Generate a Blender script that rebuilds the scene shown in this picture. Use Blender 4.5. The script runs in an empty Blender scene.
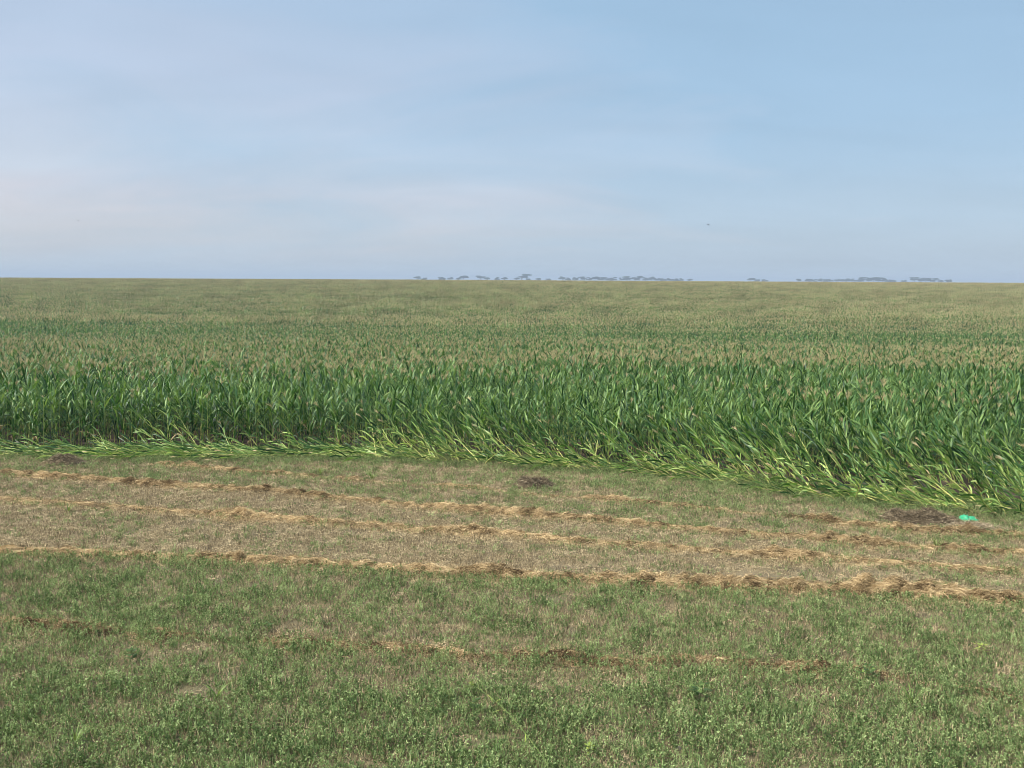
import bpy, math, random
import numpy as np
from mathutils import Vector, Matrix

# ------------------------------------------------------------------ camera
scene = bpy.context.scene
COL = scene.collection
EYE = 5.8
F_PX = 1000.0
PITCH = math.atan(103.5 / F_PX)
ROLL = math.radians(0.30)
fwd = Vector((0, math.cos(PITCH), -math.sin(PITCH)))
up0 = Vector((0, math.sin(PITCH), math.cos(PITCH)))
rt0 = Vector((1, 0, 0))
rt = rt0 * math.cos(ROLL) + up0 * math.sin(ROLL)
upv = up0 * math.cos(ROLL) - rt0 * math.sin(ROLL)
cd = bpy.data.cameras.new('camera')
cam = bpy.data.objects.new('camera', cd)
COL.objects.link(cam)
M4 = Matrix((rt, upv, -fwd)).transposed().to_4x4()
M4.translation = Vector((0, 0, EYE))
cam.matrix_world = M4
cd.sensor_width = 36.0
cd.lens = 36.0 * F_PX / 1024.0
cd.clip_start = 0.2
cd.clip_end = 40000
scene.camera = cam

# ------------------------------------------------------------------ sky, sun, exposure
SUN_EL, SUN_AZ = math.radians(52), math.radians(-105)      # azimuth from +Y towards +X
world = bpy.data.worlds.new('World')
scene.world = world
world.use_nodes = True
nt = world.node_tree
nt.nodes.clear()
def N(t, kind, **kw):
    n = t.nodes.new(kind)
    for k, v in kw.items():
        setattr(n, k, v)
    return n
def L(t, a, b): t.links.new(a, b)
def math_node(t, op, a, b=None, clamp=False):
    n = t.nodes.new('ShaderNodeMath'); n.operation = op; n.use_clamp = clamp
    for i, v in enumerate((a, b)):
        if v is None: continue
        if isinstance(v, (int, float)): n.inputs[i].default_value = v
        else: t.links.new(v, n.inputs[i])
    return n.outputs[0]
def mix_node(t, f, a, b):
    n = t.nodes.new('ShaderNodeMix'); n.data_type = 'RGBA'
    for s, v in ((n.inputs[0], f), (n.inputs[6], a), (n.inputs[7], b)):
        if isinstance(v, (int, float)): s.default_value = v
        elif isinstance(v, tuple): s.default_value = (*v, 1.0) if len(v) == 3 else v
        else: t.links.new(v, s)
    return n.outputs[2]
def ramp_node(t, f, stops):
    n = t.nodes.new('ShaderNodeValToRGB')
    cr = n.color_ramp
    while len(cr.elements) < len(stops): cr.elements.new(0.5)
    for e, (p, c) in zip(cr.elements, stops):
        e.position = p; e.color = (*c, 1.0)
    if f is not None: t.links.new(f, n.inputs[0])
    return n.outputs[0]
def srgb(r, g, b, k=1.0):
    f = lambda v: ((v / 255) / 12.92 if v / 255 <= 0.04045 else ((v / 255 + 0.055) / 1.055) ** 2.4) * k
    return (f(r), f(g), f(b))

EXPO = 2.65
BG = 0.10
KS = 1.0 / (BG * 2 ** EXPO)                                   # display value -> sky texture units
tc = N(nt, 'ShaderNodeTexCoord')
sep = N(nt, 'ShaderNodeSeparateXYZ'); L(nt, tc.outputs['Generated'], sep.inputs[0])
sky = N(nt, 'ShaderNodeTexSky'); sky.sky_type = 'NISHITA'; sky.sun_disc = False
sky.sun_elevation = SUN_EL; sky.sun_rotation = SUN_AZ; sky.dust_density = 1.5; sky.altitude = 100
zc = math_node(nt, 'MAXIMUM', sep.outputs[2], 0.0)
# thin high cloud: a flat layer far overhead, so streaks foreshorten towards the horizon
den = math_node(nt, 'ADD', zc, 0.22)
px_ = math_node(nt, 'DIVIDE', sep.outputs[0], den)
py_ = math_node(nt, 'DIVIDE', sep.outputs[1], den)
cmb = N(nt, 'ShaderNodeCombineXYZ'); L(nt, px_, cmb.inputs[0]); L(nt, py_, cmb.inputs[1])
def cloud_noise(scale, sx, sy, det, rough, dist, off):
    mp = N(nt, 'ShaderNodeMapping'); mp.inputs['Scale'].default_value = (sx, sy, 1); mp.inputs['Location'].default_value = (off, off * .7, off * .3)
    mp.inputs['Rotation'].default_value = (0, 0, 0.25)
    L(nt, cmb.outputs[0], mp.inputs[0])
    n = N(nt, 'ShaderNodeTexNoise'); n.inputs['Scale'].default_value = scale; n.inputs['Detail'].default_value = det
    n.inputs['Roughness'].default_value = rough; n.inputs['Distortion'].default_value = dist
    L(nt, mp.outputs[0], n.inputs['Vector'])
    return n.outputs[0]
c1 = cloud_noise(0.55, 0.8, 1.0, 5, 0.5, 0.3, 3.1)
c2 = cloud_noise(1.5, 0.6, 1.0, 8, 0.6, 0.8, 8.7)
f1 = math_node(nt, 'MULTIPLY', math_node(nt, 'SUBTRACT', c1, 0.36), 2.4)
f2 = math_node(nt, 'MULTIPLY', math_node(nt, 'SUBTRACT', c2, 0.5), 1.9)
fx = math_node(nt, 'MULTIPLY', sep.outputs[0], -1.6)
fc = math_node(nt, 'ADD', math_node(nt, 'ADD', math_node(nt, 'MULTIPLY', f1, 0.5), f2), math_node(nt, 'ADD', fx, -0.02), clamp=True)
zw = math_node(nt, 'MAXIMUM', math_node(nt, 'ADD', zc, math_node(nt, 'MULTIPLY', math_node(nt, 'SUBTRACT', c2, 0.5), math_node(nt, 'MULTIPLY', zc, 0.9))), 0.0)
base = ramp_node(nt, zw, [(0.0, srgb(176, 194, 213)), (0.08, srgb(164, 188, 211)), (0.14, srgb(155, 185, 211)), (0.28, srgb(149, 181, 207)), (1.0, srgb(158, 188, 218))])
veil = ramp_node(nt, zw, [(0.0, srgb(186, 198, 213)), (0.045, srgb(195, 199, 210)), (0.085, srgb(204, 202, 213)), (0.11, srgb(191, 200, 215)), (0.2, srgb(184, 197, 217)), (0.30, srgb(172, 190, 211)), (1.0, srgb(206, 210, 218))])
skyc = mix_node(nt, fc, base, veil)
vm = N(nt, 'ShaderNodeVectorMath', operation='SCALE'); L(nt, skyc, vm.inputs[0])
c3 = cloud_noise(2.0, 0.7, 1.2, 5, 0.5, 0.5, 14.2)
L(nt, math_node(nt, 'MULTIPLY', math_node(nt, 'ADD', 0.85, math_node(nt, 'MULTIPLY', c3, 0.26)), KS), vm.inputs['Scale'])
fin = mix_node(nt, 0.95, sky.outputs[0], vm.outputs[0])
bg = N(nt, 'ShaderNodeBackground'); bg.inputs['Strength'].default_value = BG
L(nt, fin, bg.inputs['Color'])
wo = N(nt, 'ShaderNodeOutputWorld'); L(nt, bg.outputs[0], wo.inputs[0])

sd = bpy.data.lights.new('sun', 'SUN'); sd.energy = 1.5; sd.angle = math.radians(18); sd.color = (1.0, 0.94, 0.84)
sun = bpy.data.objects.new('sun', sd); COL.objects.link(sun)
to_sun = Vector((math.sin(SUN_AZ) * math.cos(SUN_EL), math.cos(SUN_AZ) * math.cos(SUN_EL), math.sin(SUN_EL)))
sun.rotation_euler = to_sun.to_track_quat('Z', 'Y').to_euler()
sun.location = (0, 0, 30)

scene.view_settings.view_transform = 'Standard'
scene.view_settings.look = 'None'
scene.view_settings.exposure = EXPO
scene.view_settings.gamma = 1.0
scene.view_settings.use_curve_mapping = False
scene.render.engine = 'CYCLES'
scene.cycles.filter_width = 0.8
scene.cycles.max_bounces = 6
scene.cycles.diffuse_bounces = 3
scene.cycles.glossy_bounces = 2
scene.cycles.transmission_bounces = 4
scene.cycles.volume_bounces = 0

# ------------------------------------------------------------------ helpers
rng = np.random.default_rng(7)
R_ = random.Random(11)

def ray(px, py):
    return fwd + rt * ((px - 512) / F_PX) + upv * ((384 - py) / F_PX)
def on_ground(px, py, z=0.0):
    d = ray(px, py)
    t = (z - EYE) / d.z
    return np.array([d.x * t, d.y * t])
def curve(pts):
    """photo points on flat ground -> (xs, ys) in metres, sorted by x and carried on past the frame"""
    w = np.array([on_ground(a, b) for a, b in pts])
    a, b = w[0] - w[1], w[-1] - w[-2]
    w = np.vstack([w[0] + a / np.linalg.norm(a) * 6, w, w[-1] + b / np.linalg.norm(b) * 6])
    return w[:, 0], w[:, 1]

_tab = np.random.default_rng(5).random((256, 256))
def vnoise(x, y, s, seed=0):
    x = np.asarray(x, float) / s + seed * 17.31; y = np.asarray(y, float) / s + seed * 9.77
    xi = np.floor(x).astype(int); yi = np.floor(y).astype(int)
    fx = x - xi; fy = y - yi
    fx = fx * fx * (3 - 2 * fx); fy = fy * fy * (3 - 2 * fy)
    g = lambda i, j: _tab[(xi + i) % 256, (yi + j) % 256]
    return (g(0, 0) * (1 - fx) + g(1, 0) * fx) * (1 - fy) + (g(0, 1) * (1 - fx) + g(1, 1) * fx) * fy
def fbm(x, y, s, seed=0, octv=4):
    v, a, t = 0, 1.0, 0
    for i in range(octv):
        v = v + a * vnoise(x, y, s / 2 ** i, seed + i * 3); t += a; a *= 0.5
    return v / t
def sstep(a, b, v):
    t = np.clip((v - a) / (b - a), 0, 1)
    return t * t * (3 - 2 * t)

EDGE = curve([(0, 457), (170, 457.5), (340, 458), (420, 461), (500, 466), (590, 471), (680, 478), (760, 488), (840, 501), (950, 511), (1024, 518)])
def edge_y(x): return np.interp(x, *EDGE)

def height(x, y):
    x = np.asarray(x, float); y = np.asarray(y, float)
    z = 0.06 * (fbm(x, y, 5.0, 1) - 0.5) + 0.05 * (fbm(x, y, 0.8, 2, 3) - 0.5)
    far = sstep(36, 70, y)
    z = z + far * 0.9 * (fbm(x * 0.3, y, 26, 4, 2) - 0.5) * (1 - 0.85 * sstep(140, 280, y))
    z = z - 1.9 * sstep(42, 100, y) + 5.25 * sstep(115, 345, y) - 1.2 * sstep(360, 1500, y) - 38 * sstep(2800, 9000, y)
    return z

def mesh_arrays(name, V, Q, mats, mi=None, tint=None, smooth=False):
    """V (n,3), Q (m,3 or 4)"""
    V = np.asarray(V, np.float32); Q = np.asarray(Q, np.int32)
    k = Q.shape[1]
    me = bpy.data.meshes.new(name)
    me.vertices.add(len(V)); me.vertices.foreach_set('co', V.ravel())
    me.loops.add(Q.size); me.loops.foreach_set('vertex_index', Q.ravel())
    me.polygons.add(len(Q))
    me.polygons.foreach_set('loop_start', np.arange(0, Q.size, k, dtype=np.int32))
    me.polygons.foreach_set('loop_total', np.full(len(Q), k, np.int32))
    for m in mats: me.materials.append(m)
    if mi is not None: me.polygons.foreach_set('material_index', np.asarray(mi, np.int32))
    if smooth: me.polygons.foreach_set('use_smooth', np.ones(len(Q), bool))
    me.update(calc_edges=True)
    if tint is not None:
        at = me.attributes.new('tint', 'FLOAT', 'POINT'); at.data.foreach_set('value', np.asarray(tint, np.float32))
    return me

class MB:
    """collects quads with a material index and a tint per vertex"""
    def __init__(s): s.v = []; s.q = []; s.m = []; s.t = []; s.n = 0
    def add(s, V, Q, mat=0, tint=0.5):
        V = np.asarray(V, float).reshape(-1, 3); Q = np.asarray(Q, int).reshape(-1, 4)
        s.v.append(V); s.q.append(Q + s.n); s.m.append(np.full(len(Q), mat)); s.n += len(V)
        s.t.append(np.broadcast_to(np.asarray(tint, float), (len(V),)).copy())
    def merge(s, o, mat_off=0, T=None, off=(0, 0, 0)):
        V, Q, m, t = o.arr()
        if T is not None: V = V @ np.asarray(T).T
        s.v.append(V + np.asarray(off)); s.q.append(Q + s.n); s.m.append(m + mat_off); s.t.append(t); s.n += len(V)
    def arr(s):
        return np.vstack(s.v), np.vstack(s.q), np.concatenate(s.m), np.concatenate(s.t)
    def mesh(s, name, mats, smooth=False):
        V, Q, m, t = s.arr()
        return mesh_arrays(name, V, Q, mats, m, t, smooth)

def tube(mb, P, r, n=5, mat=0, tint=0.5):
    P = np.asarray(P, float); k = len(P)
    r = np.broadcast_to(np.asarray(r, float), (k,))
    T = np.gradient(P, axis=0); T /= np.linalg.norm(T, axis=1)[:, None] + 1e-9
    ref = np.array([0.0, 0.31, 0.95]) if abs(T[0][2]) < 0.9 else np.array([1.0, 0.1, 0])
    V = []
    for i in range(k):
        a = np.cross(T[i], ref); a /= np.linalg.norm(a) + 1e-9
        b = np.cross(T[i], a)
        ang = np.arange(n) * 2 * math.pi / n
        V.append(P[i] + r[i] * (np.cos(ang)[:, None] * a + np.sin(ang)[:, None] * b))
    V = np.vstack(V)
    Q = [(i * n + j, i * n + (j + 1) % n, (i + 1) * n + (j + 1) % n, (i + 1) * n + j) for i in range(k - 1) for j in range(n)]
    tt = np.repeat(np.broadcast_to(np.asarray(tint, float), (k,)), n)
    mb.add(V, Q, mat, tt)

def blade(mb, P, W, side, fold=0.25, mat=0, tint=0.5):
    """leaf along centre line P, half widths W, side vectors; V-folded, 3 verts across"""
    P = np.asarray(P, float); k = len(P)
    S = np.asarray(side, float)
    T = np.gradient(P, axis=0); T /= np.linalg.norm(T, axis=1)[:, None] + 1e-9
    S = S - (S * T).sum(1)[:, None] * T; S /= np.linalg.norm(S, axis=1)[:, None] + 1e-9
    Nn = np.cross(T, S)
    Wc = np.asarray(W)[:, None]
    V = np.stack([P - S * Wc + Nn * Wc * fold, P, P + S * Wc + Nn * Wc * fold], 1).reshape(-1, 3)
    Q = []
    for i in range(k - 1):
        for j in (0, 1):
            Q.append((i * 3 + j, i * 3 + j + 1, i * 3 + j + 4, i * 3 + j + 3))
    mb.add(V, Q, mat, tint)

def ribbons(C, D, Ln, W, bend, tint, droop=0.0):
    """many straws at once: centre C, unit direction D, length, width, bend vector -> 2 quads each"""
    n = len(C)
    S = np.cross(D, rng.normal(size=(n, 3))); S /= np.linalg.norm(S, axis=1)[:, None] + 1e-9
    h = Ln[:, None] / 2
    P0 = C - D * h; P2 = C + D * h; P1 = C + bend
    P0[:, 2] -= droop * rng.random(n); P2[:, 2] -= droop * rng.random(n)
    w = W[:, None] / 2
    V = np.stack([P0 - S * w, P0 + S * w, P1 - S * w, P1 + S * w, P2 - S * w * .5, P2 + S * w * .5], 1).reshape(-1, 3)
    b = np.arange(n)[:, None] * 6
    Q = np.stack([b + [0, 1, 3, 2], b + [2, 3, 5, 4]], 1).reshape(-1, 4)
    return V, Q, np.repeat(tint, 6)

def link(name, me, parent=None, kind=None, label=None, cat=None, group=None, loc=None):
    o = bpy.data.objects.new(name, me); COL.objects.link(o)
    if parent is not None: o.parent = parent
    if loc is not None: o.location = loc
    if kind: o['kind'] = kind
    if label: o['label'] = label
    if cat: o['category'] = cat
    if group: o['group'] = group
    return o

# ------------------------------------------------------------------ materials
def principled(name):
    m = bpy.data.materials.new(name); m.use_nodes = True
    t = m.node_tree; t.nodes.clear()
    out = N(t, 'ShaderNodeOutputMaterial')
    p = N(t, 'ShaderNodeBsdfPrincipled')
    L(t, p.outputs[0], out.inputs[0])
    return m, t, p, out
def plant_mat(name, stops, rough=0.5, spec=0.4, trans=0.3, noise=18.0, inst=0.5):
    """colour from the piece's own tint, varied per plant and by fine noise; thin leaves let light through"""
    m, t, p, out = principled(name)
    at = N(t, 'ShaderNodeAttribute', attribute_name='tint')
    oi = N(t, 'ShaderNodeObjectInfo')
    tco = N(t, 'ShaderNodeTexCoord')
    nz = N(t, 'ShaderNodeTexNoise'); nz.inputs['Scale'].default_value = noise; nz.inputs['Detail'].default_value = 3
    L(t, tco.outputs['Object'], nz.inputs['Vector'])
    a = math_node(t, 'ADD', at.outputs['Fac'], math_node(t, 'MULTIPLY', math_node(t, 'SUBTRACT', oi.outputs['Random'], 0.5), inst))
    a = math_node(t, 'ADD', a, math_node(t, 'MULTIPLY', math_node(t, 'SUBTRACT', nz.outputs[0], 0.5), 0.5), clamp=True)
    c = ramp_node(t, a, stops)
    L(t, c, p.inputs['Base Color'])
    p.inputs['Roughness'].default_value = rough
    p.inputs['Specular IOR Level'].default_value = spec
    if trans > 0:
        tr = N(t, 'ShaderNodeBsdfTranslucent')
        hs = N(t, 'ShaderNodeHueSaturation'); hs.inputs['Saturation'].default_value = 1.15; hs.inputs['Value'].default_value = 1.25
        hs.inputs['Hue'].default_value = 0.485
        L(t, c, hs.inputs['Color']); L(t, hs.outputs[0], tr.inputs[0])
        mx = N(t, 'ShaderNodeMixShader'); mx.inputs[0].default_value = trans
        L(t, p.outputs[0], mx.inputs[1]); L(t, tr.outputs[0], mx.inputs[2]); L(t, mx.outputs[0], out.inputs[0])
    return m

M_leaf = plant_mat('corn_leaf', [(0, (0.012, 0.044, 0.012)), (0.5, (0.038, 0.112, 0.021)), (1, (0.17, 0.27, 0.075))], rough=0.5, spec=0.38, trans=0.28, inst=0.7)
M_leafl = plant_mat('corn_leaf_pale', [(0, (0.05, 0.13, 0.025)), (0.5, (0.17, 0.31, 0.07)), (1, (0.42, 0.55, 0.18))], rough=0.4, spec=0.55, trans=0.33)
M_stalk = plant_mat('corn_stalk', [(0, (0.09, 0.15, 0.045)), (0.5, (0.22, 0.29, 0.08)), (1, (0.50, 0.50, 0.16))], rough=0.5, trans=0)
M_tassel = plant_mat('corn_tassel', [(0, (0.27, 0.215, 0.11)), (0.5, (0.45, 0.37, 0.20)), (1, (0.60, 0.51, 0.31))], rough=0.8, spec=0.1, trans=0.15)
M_dry = plant_mat('corn_dry_leaf', [(0, (0.16, 0.12, 0.07)), (0.5, (0.30, 0.24, 0.13)), (1, (0.46, 0.38, 0.22))], rough=0.8, spec=0.1, trans=0.2)
CORN_MATS = [M_stalk, M_leaf, M_leafl, M_tassel, M_dry]
M_alf = plant_mat('alfalfa_leaf', [(0, (0.050, 0.092, 0.028)), (0.5, (0.142, 0.222, 0.076)), (1, (0.32, 0.41, 0.18))], rough=0.65, spec=0.2, trans=0.3, inst=0.8)
M_stem = plant_mat('alfalfa_stem', [(0, (0.10, 0.13, 0.05)), (1, (0.24, 0.24, 0.11))], rough=0.7, spec=0.2, trans=0)
M_stub = plant_mat('dry_stubble', [(0, (0.075, 0.058, 0.038)), (0.5, (0.262, 0.212, 0.125)), (1, (0.56, 0.465, 0.285))], rough=0.85, spec=0.1, trans=0.1, inst=0.7)
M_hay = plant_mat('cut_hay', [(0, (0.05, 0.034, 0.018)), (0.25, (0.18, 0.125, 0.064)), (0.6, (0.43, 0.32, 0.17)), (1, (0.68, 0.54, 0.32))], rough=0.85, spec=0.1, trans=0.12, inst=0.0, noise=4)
M_brush = plant_mat('dead_brush', [(0, (0.06, 0.047, 0.030)), (0.5, (0.22, 0.175, 0.115)), (1, (0.50, 0.42, 0.29))], rough=0.9, spec=0.1, trans=0.0, inst=0.0, noise=4)
M_weed = plant_mat('weed_leaf', [(0, (0.03, 0.06, 0.015)), (0.5, (0.065, 0.12, 0.028)), (1, (0.19, 0.28, 0.07))], rough=0.5, spec=0.4, trans=0.3, inst=0.0)
M_weedy = plant_mat('yellow_weed', [(0, (0.14, 0.22, 0.04)), (0.5, (0.26, 0.34, 0.07)), (1, (0.45, 0.46, 0.12))], rough=0.5, spec=0.3, trans=0.3, inst=0.0)
M_tree = plant_mat('tree_foliage', [(0, (0.02, 0.035, 0.02)), (1, (0.045, 0.07, 0.035))], rough=0.8, spec=0.1, trans=0.1, noise=0.4)
M_bark = plant_mat('tree_bark', [(0, (0.06, 0.045, 0.035)), (1, (0.13, 0.10, 0.08))], rough=0.9, spec=0.1, trans=0, noise=2)
M_bird = plant_mat('bird_feather', [(0, (0.02, 0.02, 0.022)), (1, (0.06, 0.06, 0.065))], rough=0.7, spec=0.2, trans=0)
M_plastic, t, p, out = principled('green_plastic')
nz = N(t, 'ShaderNodeTexNoise'); nz.inputs['Scale'].default_value = 9
L(t, mix_node(t, nz.outputs[0], (0.01, 0.20, 0.09), (0.05, 0.36, 0.19)), p.inputs['Base Color'])
p.inputs['Roughness'].default_value = 0.35
M_rock, t, p, out = principled('clod')
nz = N(t, 'ShaderNodeTexNoise'); nz.inputs['Scale'].default_value = 14; nz.inputs['Detail'].default_value = 6
L(t, mix_node(t, nz.outputs[0], (0.16, 0.13, 0.11), (0.42, 0.35, 0.29)), p.inputs['Base Color'])
p.inputs['Roughness'].default_value = 0.95

# soil with dead litter; a per-vertex cover value says how straw-covered it is
M_ground, t, p, out = principled('field_soil')
tco = N(t, 'ShaderNodeTexCoord')
def gn(scale, det=6, rough=0.6):
    n = N(t, 'ShaderNodeTexNoise'); n.inputs['Scale'].default_value = scale; n.inputs['Detail'].default_value = det; n.inputs['Roughness'].default_value = rough
    L(t, tco.outputs['Object'], n.inputs['Vector']); return n.outputs[0]
soil = ramp_node(t, gn(3.0), [(0.25, (0.05, 0.038, 0.028)), (0.5, (0.10, 0.078, 0.058)), (0.75, (0.20, 0.16, 0.122))])
litter = ramp_node(t, gn(34.0, 9, 0.85), [(0.35, (0.07, 0.053, 0.032)), (0.5, (0.19, 0.152, 0.09)), (0.65, (0.40, 0.33, 0.20))])
moss = ramp_node(t, gn(30.0, 9, 0.85), [(0.38, (0.03, 0.036, 0.018)), (0.52, (0.075, 0.085, 0.038)), (0.68, (0.20, 0.175, 0.10))])
at = N(t, 'ShaderNodeAttribute', attribute_name='tint')
c = mix_node(t, ramp_node(t, gn(1.3, 5), [(0.35, (0.25,) * 3), (0.6, (0.9,) * 3)]), soil, litter)
c = mix_node(t, math_node(t, 'MULTIPLY', at.outputs['Fac'], 0.7, clamp=True), c, moss)
crop_soil_shade = ramp_node(t, gn(5.0), [(0.3, (0.03, 0.024, 0.018)), (0.7, (0.085, 0.066, 0.048))])  # bare soil under the corn, painted darker for the shade among the stalks
c = mix_node(t, math_node(t, 'MULTIPLY', at.outputs['Fac'], -1.0, clamp=True), c, crop_soil_shade)
L(t, c, p.inputs['Base Color'])
p.inputs['Roughness'].default_value = 0.95; p.inputs['Specular IOR Level'].default_value = 0.15
bp = N(t, 'ShaderNodeBump'); bp.inputs['Strength'].default_value = 0.8; bp.inputs['Distance'].default_value = 0.03
L(t, gn(20.0, 8, 0.7), bp.inputs['Height']); L(t, bp.outputs[0], p.inputs['Normal'])

# ------------------------------------------------------------------ windrow lines (needed for the zones)
W_NEAR = curve([(-30, 552), (0, 553), (65, 554), (130, 557), (250, 561), (400, 569), (520, 577), (640, 583), (760, 589), (850, 592), (940, 597), (1024, 602), (1060, 604)])
W_A = curve([(-30, 471), (0, 474), (66, 478), (100, 481), (150, 485), (213, 489), (272, 492), (340, 499), (410, 506), (483, 511), (552, 517), (629, 523), (680, 528), (764, 535), (831, 540), (881, 545), (949, 549), (1010, 553), (1060, 555)])
W_B = curve([(-30, 499), (0, 500), (83, 506), (150, 511), (199, 514), (240, 517), (299, 521), (345, 524), (406, 528), (460, 531), (526, 536), (572, 540), (639, 546), (680, 549), (730, 553), (791, 557), (831, 558), (915, 565), (982, 569), (1040, 573)])
W_C = curve([(150, 464), (180, 466), (232, 471), (282, 475), (340, 480), (400, 484), (456, 487), (506, 492), (552, 496), (622, 502), (680, 506), (764, 515), (831, 523), (908, 530), (965, 533), (1040, 538)])
W_D = curve([(-30, 619), (0, 621), (50, 627), (100, 631), (175, 636), (256, 640), (323, 644), (368, 647), (431, 653), (468, 656), (524, 656), (574, 660), (627, 665), (674, 661), (719, 664), (768, 670), (805, 670), (843, 666), (893, 677), (943, 687), (1005, 698), (1040, 704)])
def wy(c, x): return np.interp(x, *c)

def green_share(x, y):
    """0 dry stubble .. 1 lush regrowth"""
    yn, ya, ye = wy(W_NEAR, x), wy(W_A, x), edge_y(x)
    n1 = fbm(x * 0.6, y, 2.2, 21); n2 = fbm(x, y, 0.55, 25, 3)
    g_front = 0.47 + 0.22 * sstep(15.5, 12, y)
    g_mid = 0.16 + 0.20 * sstep(-2, 9, x)
    g_back = 0.40 + 0.08 * sstep(-4, 8, x)
    g = np.where(y < yn, g_front, np.where(y < ya, g_mid, g_back))
    k = sstep(-0.35, 0.15, yn - y)
    g = np.where(np.abs(y - yn) < 0.5, g_front * k + g_mid * (1 - k), g)
    g = g + 0.35 * sstep(1.1, 0.2, ye - y)
    return np.clip(g + (n1 - 0.5) * 0.30 + (n2 - 0.5) * 0.7, 0, 1)

# ------------------------------------------------------------------ ground: one sheet to the horizon
def geo(a, b, s0, k):
    v = [a]; s = s0
    while abs(v[-1] - a) < abs(b - a): v.append(v[-1] + math.copysign(s, b - a)); s *= k
    return v
xs = np.array(geo(-24, -12000, 0.6, 1.22)[:0:-1] + list(np.arange(-24, 24.01, 0.2)) + geo(24, 12000, 0.6, 1.22)[1:])
ys = np.array(geo(8, -400, 0.5, 1.3)[:0:-1] + list(np.arange(8, 38.01, 0.2)) + geo(38, 12000, 0.4, 1.06)[1:])
X, Y = np.meshgrid(xs, ys)
Z = height(X, Y)
nx, ny = len(xs), len(ys)
idx = np.arange(nx * ny).reshape(ny, nx)
Q = np.stack([idx[:-1, :-1], idx[:-1, 1:], idx[1:, 1:], idx[1:, :-1]], -1).reshape(-1, 4)
gt = green_share(X, Y)
gt = np.where(Y < wy(W_NEAR, X) - 0.2, np.clip(gt + 0.12, 0, 1), gt)
gt = np.where(Y > edge_y(X) + 0.7, -1.0, gt)  # behind the corn edge: bare soil with the painted shade
g = link('ground', mesh_arrays('ground', np.stack([X, Y, Z], -1).reshape(-1, 3), Q, [M_ground], None, gt.ravel(), True), kind='structure')

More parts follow.
